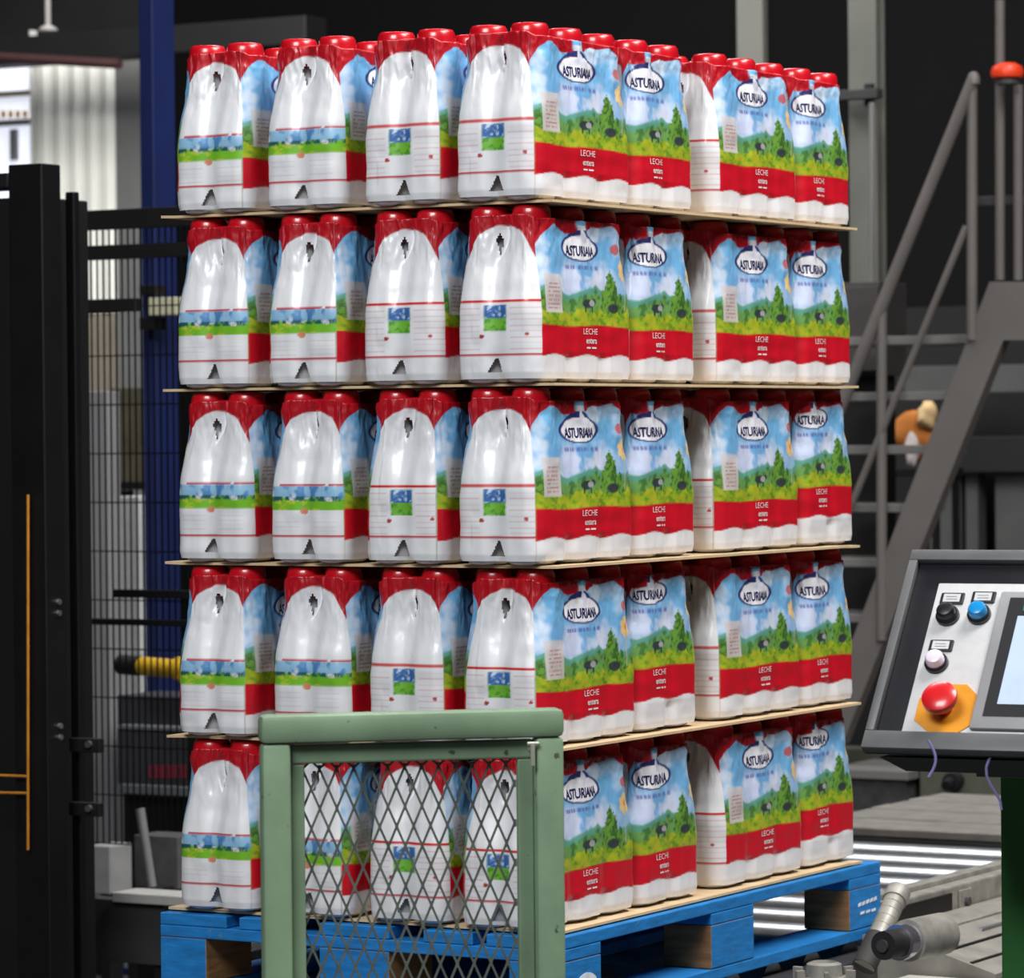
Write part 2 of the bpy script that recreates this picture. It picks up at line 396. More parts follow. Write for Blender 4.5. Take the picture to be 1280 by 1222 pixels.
            put(on * band(z, .112, .1365) * np.clip((fbm(x * 70, z * 60, 92) - .5) * 6, 0, 1), (84, 140, 196))
            put(on * band(z, .116, .138) * np.clip((fbm(x * 38 + 9, z * 20, 93) - .58) * 8, 0, 1), (232, 236, 240))
            put(on * band(z, .094, .1135 + .004 * np.sin(x * 90)), (122, 190, 44))
            put(on * band(z, .110, .118) * np.clip((fbm(x * 110, z * 60, 94) - .38) * 6, 0, 1), (36, 96, 92))
            put(on * band(z, .094, .112) * np.clip((fbm(x * 80, z * 120, 95) - .55) * 7, 0, 1), (186, 206, 60))
            put(on * np.clip((1 - ((x + .004) / .008) ** 2 - ((z - .092) / .006) ** 2) * 4, 0, 1), (222, 140, 110))
            for k in range(4):
                put(on * (np.abs(np.abs(x) - .04) < .025) * band(z, .056 + .008 * k, .0574 + .008 * k, .001), (222, 206, 210), .7)
        put(on * band(ZZ, .0465, .0500, .0012), (196, 36, 52))
        arch = .270 - 7.5 * x * x - .010 * (fbm(x * 30 + seed, 0 * x, 7) - .4)
        put(on * np.clip((ZZ - arch) / .002, 0, 1), (184, 14, 30))
    # ---- mesh
    endness = np.clip(np.abs(nn[:, 1]) * 1.6 - .4, 0, 1)[None, :]
    ZV = np.where(ZZ > .258, .258 + (ZZ - .258) * (.75 + .25 * endness), ZZ)      # the film reaches higher over the ends than along the sides
    verts = np.stack([X, Y, ZV], -1).reshape(-1, 3)
    # fold the film in over the necks
    cxy = verts[-n:, :2].copy(); sc = 1 - .010 / np.maximum(np.hypot(nn[:, 0] * .1, nn[:, 1] * .1), .05)
    ring2 = np.concatenate([cxy * .90, (verts[-n:, 2:] + .003)], 1); ring3 = np.concatenate([cxy * .55, (verts[-n:, 2:] * 0 + .268)], 1)
    verts = np.concatenate([verts, ring2, ring3]); rows = nz + 2
    cols = C.reshape(-1, 3); red = np.tile(lin((176, 12, 28)), (n, 1)); cols = np.concatenate([cols, cols[-n:], red])
    i = np.arange(rows - 1)[:, None] * n; k = np.arange(n)[None, :]; kn = (k + 1) % n
    faces = np.stack([i + k, i + kn, i + n + kn, i + n + k], -1)
    keep = np.ones(faces.shape[:2], bool); zc_ = np.append(zs, [Z1, Z1])[:-1][:, None]
    for a_c in (e0, e1):         # the film stays open low down between the two bottles of each end
        xx = (arc[None, :] - a_c + tot / 2) % tot - tot / 2 + .003 * math.sin(seed)
        keep &= ~((np.abs(xx) < .003 + .014 * np.clip((.041 - zc_) / .03, 0, 1)) & (zc_ < .041) & (zc_ > .012 + .002 * (seed % 5)))
        xs_ = xx + .0055 * math.sin(seed * 1.7) + .06 * (zc_ - .24) * math.sin(seed)
        keep &= ~((np.abs(xs_) < .0052 * np.clip((zc_ - .218) / .025, 0, 1) * np.clip((.257 - zc_) / .010, 0, 1)))
    faces = faces[keep]
    me = bpy.data.meshes.new(name)
    me.vertices.add(len(verts)); me.vertices.foreach_set('co', verts.astype(np.float32).ravel())
    me.loops.add(faces.size); me.loops.foreach_set('vertex_index', faces.astype(np.int32).ravel())
    me.polygons.add(len(faces)); me.polygons.foreach_set('loop_start', np.arange(0, faces.size, 4, dtype=np.int32))
    me.update(calc_edges=True); me.validate()
    at_ = me.color_attributes.new('print', 'FLOAT_COLOR', 'POINT')
    rgba = np.ones((len(verts), 4), np.float32); rgba[:, :3] = cols; at_.data.foreach_set('color', rgba.ravel())
    me.polygons.foreach_set('use_smooth', np.ones(len(faces), bool)); me.materials.append(m_film)
    # ---- lettering, laid on the film
    LW = []; LF = []; LM = []
    def surf(a, zq):
        a = a % tot; fi = np.interp(a, np.append(arc, tot), np.arange(n + 1)); i0 = int(fi); fr = fi - i0
        zi = min(max((zq - Z0) / (zs[1] - zs[0]), 0), nz - 1.001); j0 = int(zi); fz = zi - j0
        g = lambda j, i_: np.array((X[j, i_ % n], Y[j, i_ % n], ZZ[j, 0]))
        p = (g(j0, i0) * (1 - fr) + g(j0, i0 + 1) * fr) * (1 - fz) + (g(j0 + 1, i0) * (1 - fr) + g(j0 + 1, i0 + 1) * fr) * fz
        tx = g(j0, i0 + 1) - g(j0, i0); tz = g(j0 + 1, i0) - g(j0, i0); nr = np.cross(tx, tz); nr /= np.linalg.norm(nr) + 1e-12
        return p + nr * .0007
    base = (0.165 if ny == 3 else 0.062) + dw - ny * PY
    for a0 in (s0, s1):
        for (vv, ff), wid, hei, wc, zc, mi in ((T_BRAND, .102, .018, 0.0, .2265, 0), (T_MILK, .052, .0105, .018, .0865, 1), (T_WHOLE, .040, .0095, .022, .0700, 1), (T_LINE, .036, .003, .022, .058, 1)):
            o = len(LW)
            for (tx, ty) in vv: LW.append(surf(a0 + base + wc + tx * wid, zc + dz + ty * hei))
            LF += [tuple(q_ + o for q_ in f_) for f_ in ff]; LM += [mi] * len(ff)
    lm = bpy.data.meshes.new(name + '_lettering'); lm.from_pydata([tuple(map(float, q_)) for q_ in LW], [], LF); lm.materials.append(m_navy); lm.materials.append(m_pwhite)
    lm.polygons.foreach_set('material_index', LM); lm.update()
    return me, lm

def text2d(s, bold=0.0):
    cu = bpy.data.curves.new('t', 'FONT'); cu.body = s; cu.offset = bold; cu.resolution_u = 2
    o = bpy.data.objects.new('t', cu); COL.objects.link(o)
    dg = bpy.context.evaluated_depsgraph_get(); me = o.evaluated_get(dg).to_mesh()
    v = np.array([q.co[:2] for q in me.vertices]); f = [tuple(p.vertices) for p in me.polygons]
    v = (v - (v.min(0) + v.max(0)) / 2) / (v.max(0) - v.min(0))
    o.evaluated_get(dg).to_mesh_clear(); bpy.data.objects.remove(o); bpy.data.curves.remove(cu)
    return v.tolist(), f
T_BRAND = text2d('ASTURIANA', .02); T_MILK = text2d('LECHE'); T_WHOLE = text2d('entera', .02)
T_LINE = ([(-.5, -.5), (-.1, -.5), (-.1, .5), (-.5, .5), (.02, -.5), (.5, -.5), (.5, .5), (.02, .5)], [(0, 1, 2, 3), (4, 5, 6, 7)])

FILMS = {
    (3, 0): film_mesh('film_long', 3, 11, 0.0, 0.0, 0.0),
    (3, 1): film_mesh('film_long_b', 3, 27, 0.003, 0.004, 0.010),
    (3, 2): film_mesh('film_long_c', 3, 45, -0.001, -0.006, -0.008),
    (2, 0): film_mesh('film_short', 2, 63, 0.0, 0.0, -0.03),
    (2, 1): film_mesh('film_short_b', 2, 77, 0.020, -0.004, -0.03),
}
def make_pack(x, y, z, ny, var, flip, label, rz=0.0):
    t = thing('milk_bottle_pack', label, 'bottle pack', (x, y, z), 'shrink wrapped milk packs on the pallet')
    t.rotation_euler = (0, 0, (math.pi if flip else 0) + rz)
    fm, lm = FILMS[(ny, var)]
    fo = link('printed_film', fm, t); link('lettering', lm, fo)['kind'] = 'stuff'
    for i in (-1, 1):
        for j in range(ny):
            b = link('bottle', BOTTLE, t); b.location = (i * PX, (2 * j - (ny - 1)) * PY, 0)
            link('cap', CAPM, b)
    return t

TH = 0.31343                    # one tier: sheet plus bottles
ST = 0.005                      # sheet thickness
tier_names = ['bottom layer', 'fourth layer down', 'middle layer', 'second layer down', 'top layer']
COLX = [-0.114, -0.304, -0.505, -0.708]
YA, YB, YC, YD = 0.175, 0.472, 0.850, 1.147
left_names = ['at the near corner', 'second from corner on white side', 'third from corner on white side', 'at far left of white side']
right_names = {'B': 'second from corner on landscape side', 'C': 'third from corner on landscape side', 'D': 'at far right of landscape side'}
for k in range(5):
    z = k * TH + ST + .0006
    T = tier_names[k]
    for c in range(4):
        var = [(0, 1, 2, 0, 1)[k], (1, 0, 2, 1, 0)[k], (2, 1, 0, 2, 1)[k], (0, 2, 1, 0, 2)[k]][c]
        if c == 0: var = (2, 2, 0, 1, 0)[k]
        make_pack(COLX[c] + random.uniform(-.003, .003), YA + random.uniform(-.004, .004), z, 3, var, c >= 2,
                  'wrapped milk bottle pack %s, %s' % (left_names[c], T), random.uniform(-.007, .007))
    make_pack(COLX[0] + random.uniform(-.002, .002), YB + .006, z, 2, (0, 1, 0, 0, 0)[k], False, 'wrapped milk bottle pack %s, %s' % (right_names['B'], T))
    make_pack(COLX[0] + random.uniform(-.002, .002), YC, z, 3, (1, 0, 2, 0, 1)[k], False, 'wrapped milk bottle pack %s, %s' % (right_names['C'], T), random.uniform(-.004, .004))
    make_pack(COLX[0] + random.uniform(-.002, .002), YD + .006, z, 2, (1, 0, 1, 0, 0)[k], False, 'wrapped milk bottle pack %s, %s' % (right_names['D'], T))

def sheet(z, k):
    nx, ny = 24, 36; bm = MB(); X0, X1, Y0, Y1 = -0.826, -0.010, 0.02, 1.243
    amp = 0.0015
    def h(u, v): return amp * (math.sin(u * 5 + k) * math.sin(v * 4 + 2 * k) - .6 * max(0, v - .93) * 14 * (.6 if k % 2 else -.3)) if (u < .02 or v > .95) else 0
    v = []; f = []
    for s_ in (0, 1):
        for i in range(nx + 1):
            for j in range(ny + 1):
                u, w = i / nx, j / ny
                v.append((X0 + (X1 - X0) * u, Y0 + (Y1 - Y0) * w, -h(u, w) + s_ * ST * .92 - ST * .0))
    o = (nx + 1) * (ny + 1)
    for i in range(nx):
        for j in range(ny):
            a = i * (ny + 1) + j; b = a + ny + 1
            f += [(a, a + 1, b + 1, b), (o + a, o + b, o + b + 1, o + a + 1)]
    for i in range(nx):
        a = i * (ny + 1); b = a + ny + 1; f.append((a, b, o + b, o + a)); a += ny; b += ny; f.append((b, a, o + a, o + b))
    for j in range(ny):
        a = j; f.append((a + 1, a, o + a, o + a + 1)); a = nx * (ny + 1) + j; f.append((a, a + 1, o + a + 1, o + a))
    ob = bm.add(v, f).build('cardboard_layer_sheet', m_board); ob.location = (0, 0, z)
    return ob
sn = ['tan cardboard sheet between the blue pallet and the bottom layer', 'tan cardboard sheet lying on the bottom layer of packs', 'tan cardboard sheet under the middle layer of milk packs', 'tan cardboard sheet on top of the middle layer of packs', 'tan cardboard sheet right under the top layer of packs']
for k in range(5): tag(sheet(k * TH, k), sn[k], 'cardboard sheet', 'cardboard layer sheets in the stack')

# ------------------------------------------------------------------ pallet
pal = thing('pallet', 'blue painted wooden pallet carrying the stack of milk packs', 'pallet', (0, 0, -0.1485))
PX0, PX1, PY0, PY1 = -0.828, 0.004, -0.004, 1.298
wxs = [(-.828, -.683), (-.665, -.565), (-.547, -.402 + .06), (-.324, -.259 + .04), (-.202, -.159 + .01), (-.141, .004)]
wxs = [(-.828, -.683), (-.6555, -.5555), (-.4845, -.3395), (-.2685, -.1685), (-.141, .004)]
for a, b in wxs: part('deck_board', m_blue, pal, (a, PY0, .124), (b, PY1, .1455), .002)
bys = [(PY0, .143), (.561, .734), (1.153, PY1)]
for a, b in bys: part('stringer_board', m_blue, pal, (PX0, a, .1025), (PX1, b, .1235), .002)
bxs = [(PX0, PX0 + .10), (-.4845, -.3395), (PX1 - .10, PX1)]
for i, (a, b) in enumerate(bxs):
    for j, (c, d) in enumerate(bys):
        o = part('block', m_wood, pal, (a, c, .0225), (b, d, .102), .002)
        o.data.materials.append(m_blue)
        for pg in o.data.polygons:
            n_ = pg.normal
            if (i == 2 and n_.x > .7) or (j == 0 and n_.y < -.7) or (i == 0 and n_.x < -.7): pg.material_index = 1
    part('bottom_board', m_blue, pal, (a - (.0225 if i == 1 else 0), PY0, 0), (b + (.0 if i == 1 else 0), PY1, .0215), .002)
# stencil marks: a swoosh on the near block, strokes on the far block
m_sten = mat('stencil_white', (226, 232, 238), .6, 0, .15, 60)
sw = MB(); R90 = Matrix(((0, 0, 1, PX1 + .0004), (1, 0, 0, 0), (0, 1, 0, 0), (0, 0, 0, 1)))
pts_o = [(.055 + .04 * math.cos(t), .05 + .026 * math.sin(t)) for t in np.linspace(.2, 3.0, 14)]; pts_i = [(.06 + .03 * math.cos(t), .046 + .016 * math.sin(t)) for t in np.linspace(3.0, .2, 14)]
sw.prism([(a + .035, b) for a, b in pts_o + pts_i], R90, .0006)
for k in range(5): sw.prism([(1.19 + .018 * k, .066 + .001 * k), (1.204 + .018 * k, .068 + .001 * k), (1.204 + .018 * k, .075 + .001 * k), (1.19 + .018 * k, .072 + .001 * k)], R90, .0006)
for k in range(3): sw.prism([(1.20 + .026 * k, .050), (1.219 + .026 * k, .051), (1.219 + .026 * k, .056), (1.20 + .026 * k, .055)], R90, .0006)
sw.build('stencil_mark', m_sten, pal)

# ------------------------------------------------------------------ green guard gate in front
def PD(px, py, t):
    return Vector(CAM + (FWD + RGT * (px - 640) / FPX + UPV * (611 - py) / FPX) * t)
gp = PD(325, 893, 5.60); gdir = Vector((0.752, 0.659, 0)).normalized(); gout = Vector((gdir.y, -gdir.x, 0))
gate = thing('guard_gate', 'green steel guard gate with diamond mesh in front of the pallet', 'gate', (gp.x, gp.y, FLOORZ))
gate.rotation_euler = (0, 0, math.atan2(gdir.y, gdir.x))
GW, GH = 0.446, gp.z - FLOORZ      # local: x along the gate, y away from the viewer, z up
def frame_bar(lo, hi, name='frame_bar', b=.006): return part(name, m_green, gate, lo, hi, b, smooth=True)
ow = .042
frame_bar((0, -.022, .0), (ow, .018, GH - ow - .0005)); frame_bar((GW - ow, -.022, .0), (GW, .018, GH - ow - .0005))
o = part('top_rail', m_green, gate, (-.002, -.024, GH - ow), (GW + .001, .018, GH), .009, smooth=True)
iw = .026                           # inner angle iron that clamps the mesh
part('mesh_clamp', m_green, gate, (ow + .0005, -.002, .02), (ow + iw - .004, .012, GH - ow - .032), .002)
part('mesh_clamp', m_green, gate, (GW - ow - iw + .002, -.002, .02), (GW - ow - .0005, .012, GH - ow - .032), .002)
part('mesh_clamp', m_green, gate, (ow + .0005, -.004, GH - ow - .031), (GW - ow - .0005, .012, GH - ow - .003), .003)
part('mesh_clamp', m_green, gate, (ow + .0005, -.002, .0), (GW - ow - .0005, .012, .019), .002)
mb = MB(); x0, x1, z0, z1 = ow + iw - .005, GW - ow - iw + .003, .02, GH - ow - .028
cw, ch = .0252, .0585
def strand(a, b):
    a = Vector((a[0], .014, a[1])); b = Vector((b[0], .014, b[1])); d = (b - a).normalized(); n_ = Vector((d.z, 0, -d.x)) * .0016; t_ = Vector((0, .0011, 0))
    v = [a - n_ - t_, a + n_ - t_, a + n_ + t_, a - n_ + t_, b - n_ - t_, b + n_ - t_, b + n_ + t_, b - n_ + t_]
    mb.add(v, [(0, 1, 5, 4), (1, 2, 6, 5), (2, 3, 7, 6), (3, 0, 4, 7)])
def node(x, z): mb.box((x - .0022, .0125, z - .0055), (x + .0022, .0155, z + .0055))
nr_ = int((z1 - z0) / (ch / 2)) + 1; nc_ = int((x1 - x0) / cw) + 1
for r_ in range(nr_):
    za, zb = z0 + r_ * ch / 2, z0 + (r_ + 1) * ch / 2
    for c_ in range(-1, nc_ + 1):
        xa = x0 + c_ * cw + (cw / 2 if r_ % 2 else 0)
        for s_ in (-1, 1):
            xb = xa + s_ * cw / 2
            A_, B_ = (xa, za), (xb, min(zb, z1))
            if min(xa, xb) < x0 - .006 or max(xa, xb) > x1 + .006: continue
            strand(A_, B_)
        if x0 < xa < x1: node(xa, za)
tag(mb.build('diamond_mesh', m_mesh, gate), kind='stuff')
pin = MB(); pin.tube((GW - ow - .006, -.026, GH - .052), (GW - ow - .006, -.026, GH - .082), .0035, n=10); pin.tube((GW - ow - .014, -.026, GH - .05), (GW - ow + .003, -.026, GH - .05), .003, n=10)
pin.tube((GW - ow - .006, -.026, GH - .06), (GW - ow - .006, -.003, GH - .06), .003, n=8)
pin.build('latch_pin', mat('bright_pin', (210, 208, 196), .35, .6), gate, True)
0 and part('hinge_bracket', m_green, gate, (-.006, -.012, GH - .34), (-.001, .012, GH - .30), .001)

# ------------------------------------------------------------------ control console on a green post
th, ta = math.radians(25), math.radians(40)
rh = Vector((0.864, 0.504, 0)).normalized(); fh = Vector((-0.504, 0.864, 0)).normalized(); up = Vector((0, 0, 1))
Fc = -fh * math.cos(th) - rh * math.sin(th); Wc = rh * math.cos(th) - fh * math.sin(th)
Sc = -(up * math.cos(ta) - Fc * math.sin(ta)); Nc = Fc * math.cos(ta) + up * math.sin(ta)      # Sc runs down the sloped face
org = PD(1143, 694, 6.06)
con = thing('control_console', 'sloped grey control console with buttons and a touch screen', 'control panel')
con.matrix_world = Matrix(((Wc.x, -Sc.x, Nc.x, org.x), (Wc.y, -Sc.y, Nc.y, org.y), (Wc.z, -Sc.z, Nc.z, org.z), (0, 0, 0, 1)))
def cb(name, m, w0, s0_, w1, s1_, n0, n1, bev=.0015, parent=con): return part(name, m, parent, (w0, -s1_, n0), (w1, -s0_, n1), bev, smooth=True)
m_cgrey = mat('console_grey', (96, 97, 98), .45, .1, .12, 18); m_cblack = mat('console_black', (20, 20, 26), .5, 0, .2, 15)
m_csilver = mat('console_silver', (214, 213, 214), .4, .15, .05, 60); m_bez = mat('screen_bezel', (150, 150, 152), .45, .1, .06, 20)
LW_, LS_ = .50, .380
body = MB(); a_ = .13
# wedge shaped housing behind the sloped face
iv = con.matrix_world.inverted()
q0 = [(0, 0), (LW_, 0), (LW_, -LS_), (0, -LS_)]
vv = [Vector((x, y, -.002)) for x, y in q0]
back = [iv @ (con.matrix_world @ Vector((x + (.025 if x == 0 else -.025), y, 0)) - Fc * (.10 if y == 0 else .30) + up * (.0 if y == 0 else .004)) for x, y in q0]
body.add(vv + back, [(0, 1, 2, 3), (7, 6, 5, 4), (0, 4, 5, 1), (1, 5, 6, 2), (2, 6, 7, 3), (3, 7, 4, 0)])
body.build('housing', m_cgrey, con)
lowv = []
for (w_, dn_, bk_) in ((.02, 0, .012), (LW_ - .01, 0, .012), (LW_ - .01, 0, .26), (.02, 0, .26), (.05, .024, .05), (LW_ - .03, .024, .05), (LW_ - .03, .024, .24), (.05, .024, .24)):
    lowv.append(iv @ (con.matrix_world @ Vector((w_, -LS_, -.004)) - Fc * bk_ - up * dn_ - up * .004))
MB().add(lowv, [(0, 1, 2, 3), (7, 6, 5, 4), (0, 4, 5, 1), (1, 5, 6, 2), (2, 6, 7, 3), (3, 7, 4, 0)]).build('lower_housing', mat('console_dark', (40, 42, 42), .5, 0, .2, 14), con)
rim = .020
cb('rim', m_cgrey, 0, 0, LW_, rim, 0, .016); cb('rim', m_cgrey, 0, LS_ - rim - .012, LW_, LS_, 0, .016)
cb('rim', m_cgrey, 0, rim + .0005, rim * .7, LS_ - rim - .0125, 0, .016); cb('rim', m_cgrey, LW_ - rim, rim + .0005, LW_, LS_ - rim - .0125, 0, .016)
cb('gasket', m_cblack, rim * .7 + .0005, rim + .0005, LW_ - rim - .0005, LS_ - rim - .0125, 0, .004)
cb('front_plate', m_csilver, .055, .060, LW_ - .03, LS_ - rim - .014, .0045, .0075)
def local(w, s_, n_): return Matrix.Translation((w, -s_, n_))
m_btnk = mat('button_black', (24, 22, 30), .35, 0, .2); m_btnb = mat('button_blue', (22, 140, 205), .25, 0, .1, coat=.5); m_btnw = mat('lamp_white', (226, 214, 226), .2, 0, .05, coat=.6)
def button(w, s_, m, nm):
    b = thing_part = MB().lathe([(.0185, .0), (.0185, .007), (.0165, .009), (.0145, .009)], local(w, s_, .0078)).build(nm, m_btnk, con, True)
    MB().lathe([(.0145, .0), (.0142, .010), (.012, .0135), (.007, .015)], local(w, s_, .0168)).build('button_head', m, b, True)
    l = MB().box((w - .019, -s_ + .0235, .0078), (w + .019, -s_ + .0455, .0108), .002).build('legend_holder', m_cblack, con)
    MB().box((w - .014, -s_ + .027, .0109), (w + .013, -s_ + .042, .0116)).build('legend_plate', m_csilver, l)
    q = MB(); q.box((w - .010, -s_ + .036, .0117), (w + .008, -s_ + .0372, .0119)); q.box((w - .009, -s_ + .031, .0117), (w + .009, -s_ + .0322, .0119))
    tag(q.build('legend_print', mat('legend_grey', (120, 122, 126), .6), l), kind='stuff')
button(.084, .126, m_btnk, 'push_button'); button(.134, .123, m_btnb, 'push_button'); button(.085, .217, m_btnw, 'indicator_lamp')
m_yel = mat('estop_yellow', (214, 142, 24), .45, 0, .12, 25); m_red = mat('estop_red', (206, 28, 34), .3, 0, .08, coat=.4)
oct_ = [(.052 * math.cos(math.radians(22.5 + 45 * k)) * (1.03), .052 * math.sin(math.radians(22.5 + 45 * k))) for k in range(8)]
oct_ = [(x, max(y, -.044)) for x, y in oct_]
es = MB().prism([(x + .121, y - .303) for x, y in oct_], Matrix.Translation((0, 0, .0078)), .0016).build('emergency_plate', m_yel, con)
MB().lathe([(.012, 0), (.012, .018), (.016, .02), (.0265, .024), (.028, .030), (.027, .036), (.020, .040), (.008, .0415)], local(.116, .303, .0096)).build('emergency_button', m_red, es, True)
hm = cb('screen_bezel', m_bez, .162, .080, LW_ - .04, .340, .0078, .016, .004)
part('screen_border', m_cblack, hm, (.180, -.318, .0162), (LW_ - .06, -.094, .0172), .0004)
part('screen', mat('screen_glass', (176, 192, 214), .12, 0, .05, 30, emit=.25), hm, (.199, -.296, .0174), (LW_ - .075, -.130, .0180), 0)
part('status_lamp', mat('status_green', (46, 150, 110), .3), hm, (.205, -.120, .0174), (.222, -.106, .0184), 0)
for k, (px_, py_) in enumerate(((1160, 925), (1243, 938))):
    a = PD(px_, py_, 5.775 - .01 * k); pts = [a + rh * (.012 * math.sin(t * 3) * (1 - 2 * k)) - up * (.055 * t) + Fc * (.004 * t) for t in np.linspace(0, 1.0 + .6 * k, 8)]
    tag(MB().path(pts, .0022, 6).build('cable', mat('cable_violet', (132, 126, 176), .5)), ['thin violet cable hanging under the left of the console', 'thin violet cable hanging beside the green post'][k], 'cable')
gpo = PD(1250, 1000, 6.18)
post = thing('console_post', 'green painted steel post holding up the control console', 'post', (gpo.x, gpo.y, FLOORZ))
post.rotation_euler = (0, 0, math.atan2(Wc.y, Wc.x))
m_gpost = mat('post_green', (46, 112, 52), .5, 0, .15, 6)
ph = PD(1250, 966, 6.2).z - FLOORZ
part('upright', m_gpost, post, (0, 0, .012), (.14, .10, ph), .004); part('base_plate', m_gpost, post, (-.04, -.05, 0), (.18, .15, .0115), .001)
for (bx_, bz_) in ((.02, .45), (.024, .36)): MB().tube((bx_, -.004, bz_), (bx_, 0, bz_), .004, n=8).build('bolt', m_gpost, post)
part('mounting_plate', m_cgrey, post, (-.02, -.06, ph + .0005), (.16, .10, ph + .012), .001)
ORD = ['first', 'second', 'third', 'fourth', 'fifth', 'sixth', 'seventh', 'eighth', 'ninth', 'tenth', 'eleventh', 'twelfth', 'thirteenth', 'fourteenth']
RT = -0.1505; RR = 0.042
def roller(yy, x1_, label, group):
    r_ = MB(); r_.tube((-.93, yy, RT - RR), (x1_, yy, RT - RR), RR, n=24)
    r_.tube((-.959, yy, RT - RR), (-.93, yy, RT - RR), .012, n=10); r_.tube((x1_, yy, RT - RR), (x1_ + .009, yy, RT - RR), .012, n=10)
    tag(r_.build('conveyor_roller', m_roller, None, True), label, 'roller', group)
for yy in np.arange(.02, 1.30, .17): roller(float(yy), -.025, 'shadowed steel conveyor roller underneath the blue pallet', 'rollers under the pallet')
for k, yy in enumerate(np.arange(1.40, 3.02, .21)): roller(float(yy), -.065, 'bright steel conveyor roller, %s one behind the pallet' % ORD[k], 'rollers behind the pallet')
cf = thing('roller_conveyor', 'worn aluminium frame of the roller conveyor right of the pallet', 'conveyor')
part('side_rail', m_alu, cf, (-.055, 1.335, -.235), (.012, 3.06, -.088), .004); part('side_rail', m_grey_d, cf, (-1.02, .35, -.235), (-.961, 3.05, -.14), .004)
part('side_rail', m_grey_d, cf, (-.015, -.15, -.28), (.05, 1.334, -.152 - .02), .003)
part('rail_lip', m_alu, cf, (-.056, 1.335, -.0875), (-.022, 3.06, -.078), .001)
for yy in (.4, 1.6, 2.9):
    for xx in (-1.01, -.045): part('leg', m_grey_d, cf, (xx, yy, FLOORZ), (xx + .05, yy + .05, -.2355), .002)
hsg = MB()
pf = [(.018, -.135), (.075, -.128), (.30, -.195), (.30, -.27), (.018, -.27)]
Mx = Matrix(((1, 0, 0, 0), (0, 0, -1, 2.9), (0, 1, 0, 0), (0, 0, 0, 1)))
hsg.prism(pf, Mx, 1.72).build('chain_cover', mat('cover_grey', (150, 146, 138), .5, .25, .2, 18, .3), cf)
part('chain_slot', m_black2, cf, (.301, 1.19, -.232), (.304, 2.88, -.205), .0005)
ch_ = MB()
for k in range(26): ch_.tube((.3045, 1.2 + .034 * k, -.222), (.3045, 1.222 + .034 * k, -.222), .006, n=8)
tag(ch_.build('drive_chain', m_alu, cf), kind='stuff')
for (cx_, y0_, y1_, w_, m_) in ((.110, 1.30, 2.7, .010, m_alu), (.150, 1.45, 2.6, .014, m_roller), (.185, 1.20, 2.8, .008, m_black2), (.245, 1.19, 2.8, .007, m_black2)):
    zc_ = -.128 - (cx_ - .075) * .298; part('cover_strip', m_, cf, (cx_ - w_ / 2, y0_, zc_ - .004), (cx_ + w_ / 2, y1_, zc_ + .003), .0008)
part('gap_shade', m_black2, cf, (.0125, 1.34, -.20), (.0175, 1.62, -.10), .001)  # black sheet put in for the darkness of the open gap below the rail
for yy in (1.66, 1.95, 2.3):
    part('rail_bracket', m_alu, cf, (.0125, yy, -.16), (.0175, yy + .06, -.10), .001); MB().tube((.0175, yy + .03, -.125), (.026, yy + .03, -.125), .010, n=8).build('bolt', m_grey_d, cf, True)
part('end_box', mat('cover_pale', (186, 184, 176), .5, .1, .15, 22), cf, (.12, .80, -.29), (.30, 1.17, -.205), .004)
part('end_box', m_alu, cf, (.055, .62, -.31), (.115, 1.17, -.225), .004)
# curved pressure arm beside the pallet corner
arm = thing('stop_arm', 'bent grey stop arm beside the far pallet corner', 'machine part')
c0 = PD(1118, 1130, 7.45); pts = []
for t in np.linspace(0, 1, 9):
    pts.append(PD(1118 - 22 * t - 16 * t * t, 1126 + 30 * t * t + 52 * t, 7.42 - .10 * t))
ab = MB()
for a, b in zip(pts[:-1], pts[1:]): ab.tube(a, b, .021, n=16)
ab.build('arm_tube', m_alu, arm, True)
MB().tube(pts[5] , pts[8], .0235, n=18).build('rubber_sleeve', mat('rubber_grey', (58, 56, 54), .7), arm, True)
MB().tube(pts[0], pts[0] + (pts[0] - pts[1]).normalized() * .03 , .024, n=18).build('end_collar', m_alu, arm, True)
# pulley end
pu = thing('pulley', 'black rubber pulley with a chrome ring beside the chain cover', 'pulley'); c1 = PD(1122, 1178, 7.22); ax = (Fc * .9 + rh * -.25).normalized()
MB().tube(c1, c1 + ax * .05, .027, n=24).build('rubber_wheel', mat('rubber_black', (24, 24, 24), .6), pu, True)
MB().tube(c1 - ax * .035, c1 - ax * .001, .034, n=28).build('chrome_ring', mat('chrome', (210, 205, 215), .15, .9, .03), pu, True)
MB().tube(c1 - ax * .16, c1 - ax * .036, .040, n=24).build('drum', m_alu, pu, True)
MB().tube(c1 + ax * .051, c1 + ax * .056, .012, n=14).build('hub', m_grey_d, pu, True)
# bearing casting
be = thing('bearing_block', 'pale cast bearing block in front of the pallet side', 'bearing'); c2 = PD(1030, 1196, 7.02)
be.location = c2
MB().lathe([(.052, -.09), (.052, -.045), (.046, -.036), (.034, -.034), (.032, -.012), (.024, -.008), (.022, -.020)], None, 24).build('housing', m_alu, be, True)
part('foot', m_alu, be, (-.07, -.05, -.10), (.07, .05, -.0905), .004)
for k in range(6):
    t = k * math.pi / 3; part('fin', m_alu, be, (.044, -.004, -.085), (.062, .004, -.02), .001, Matrix.Rotation(t, 4, 'Z'))
for sx in (-.055, .055): MB().lathe([(.010, -.0899), (.010, -.076), (.006, -.074)], Matrix.Translation((sx, .03, 0)), 8).build('bolt', m_alu, be)
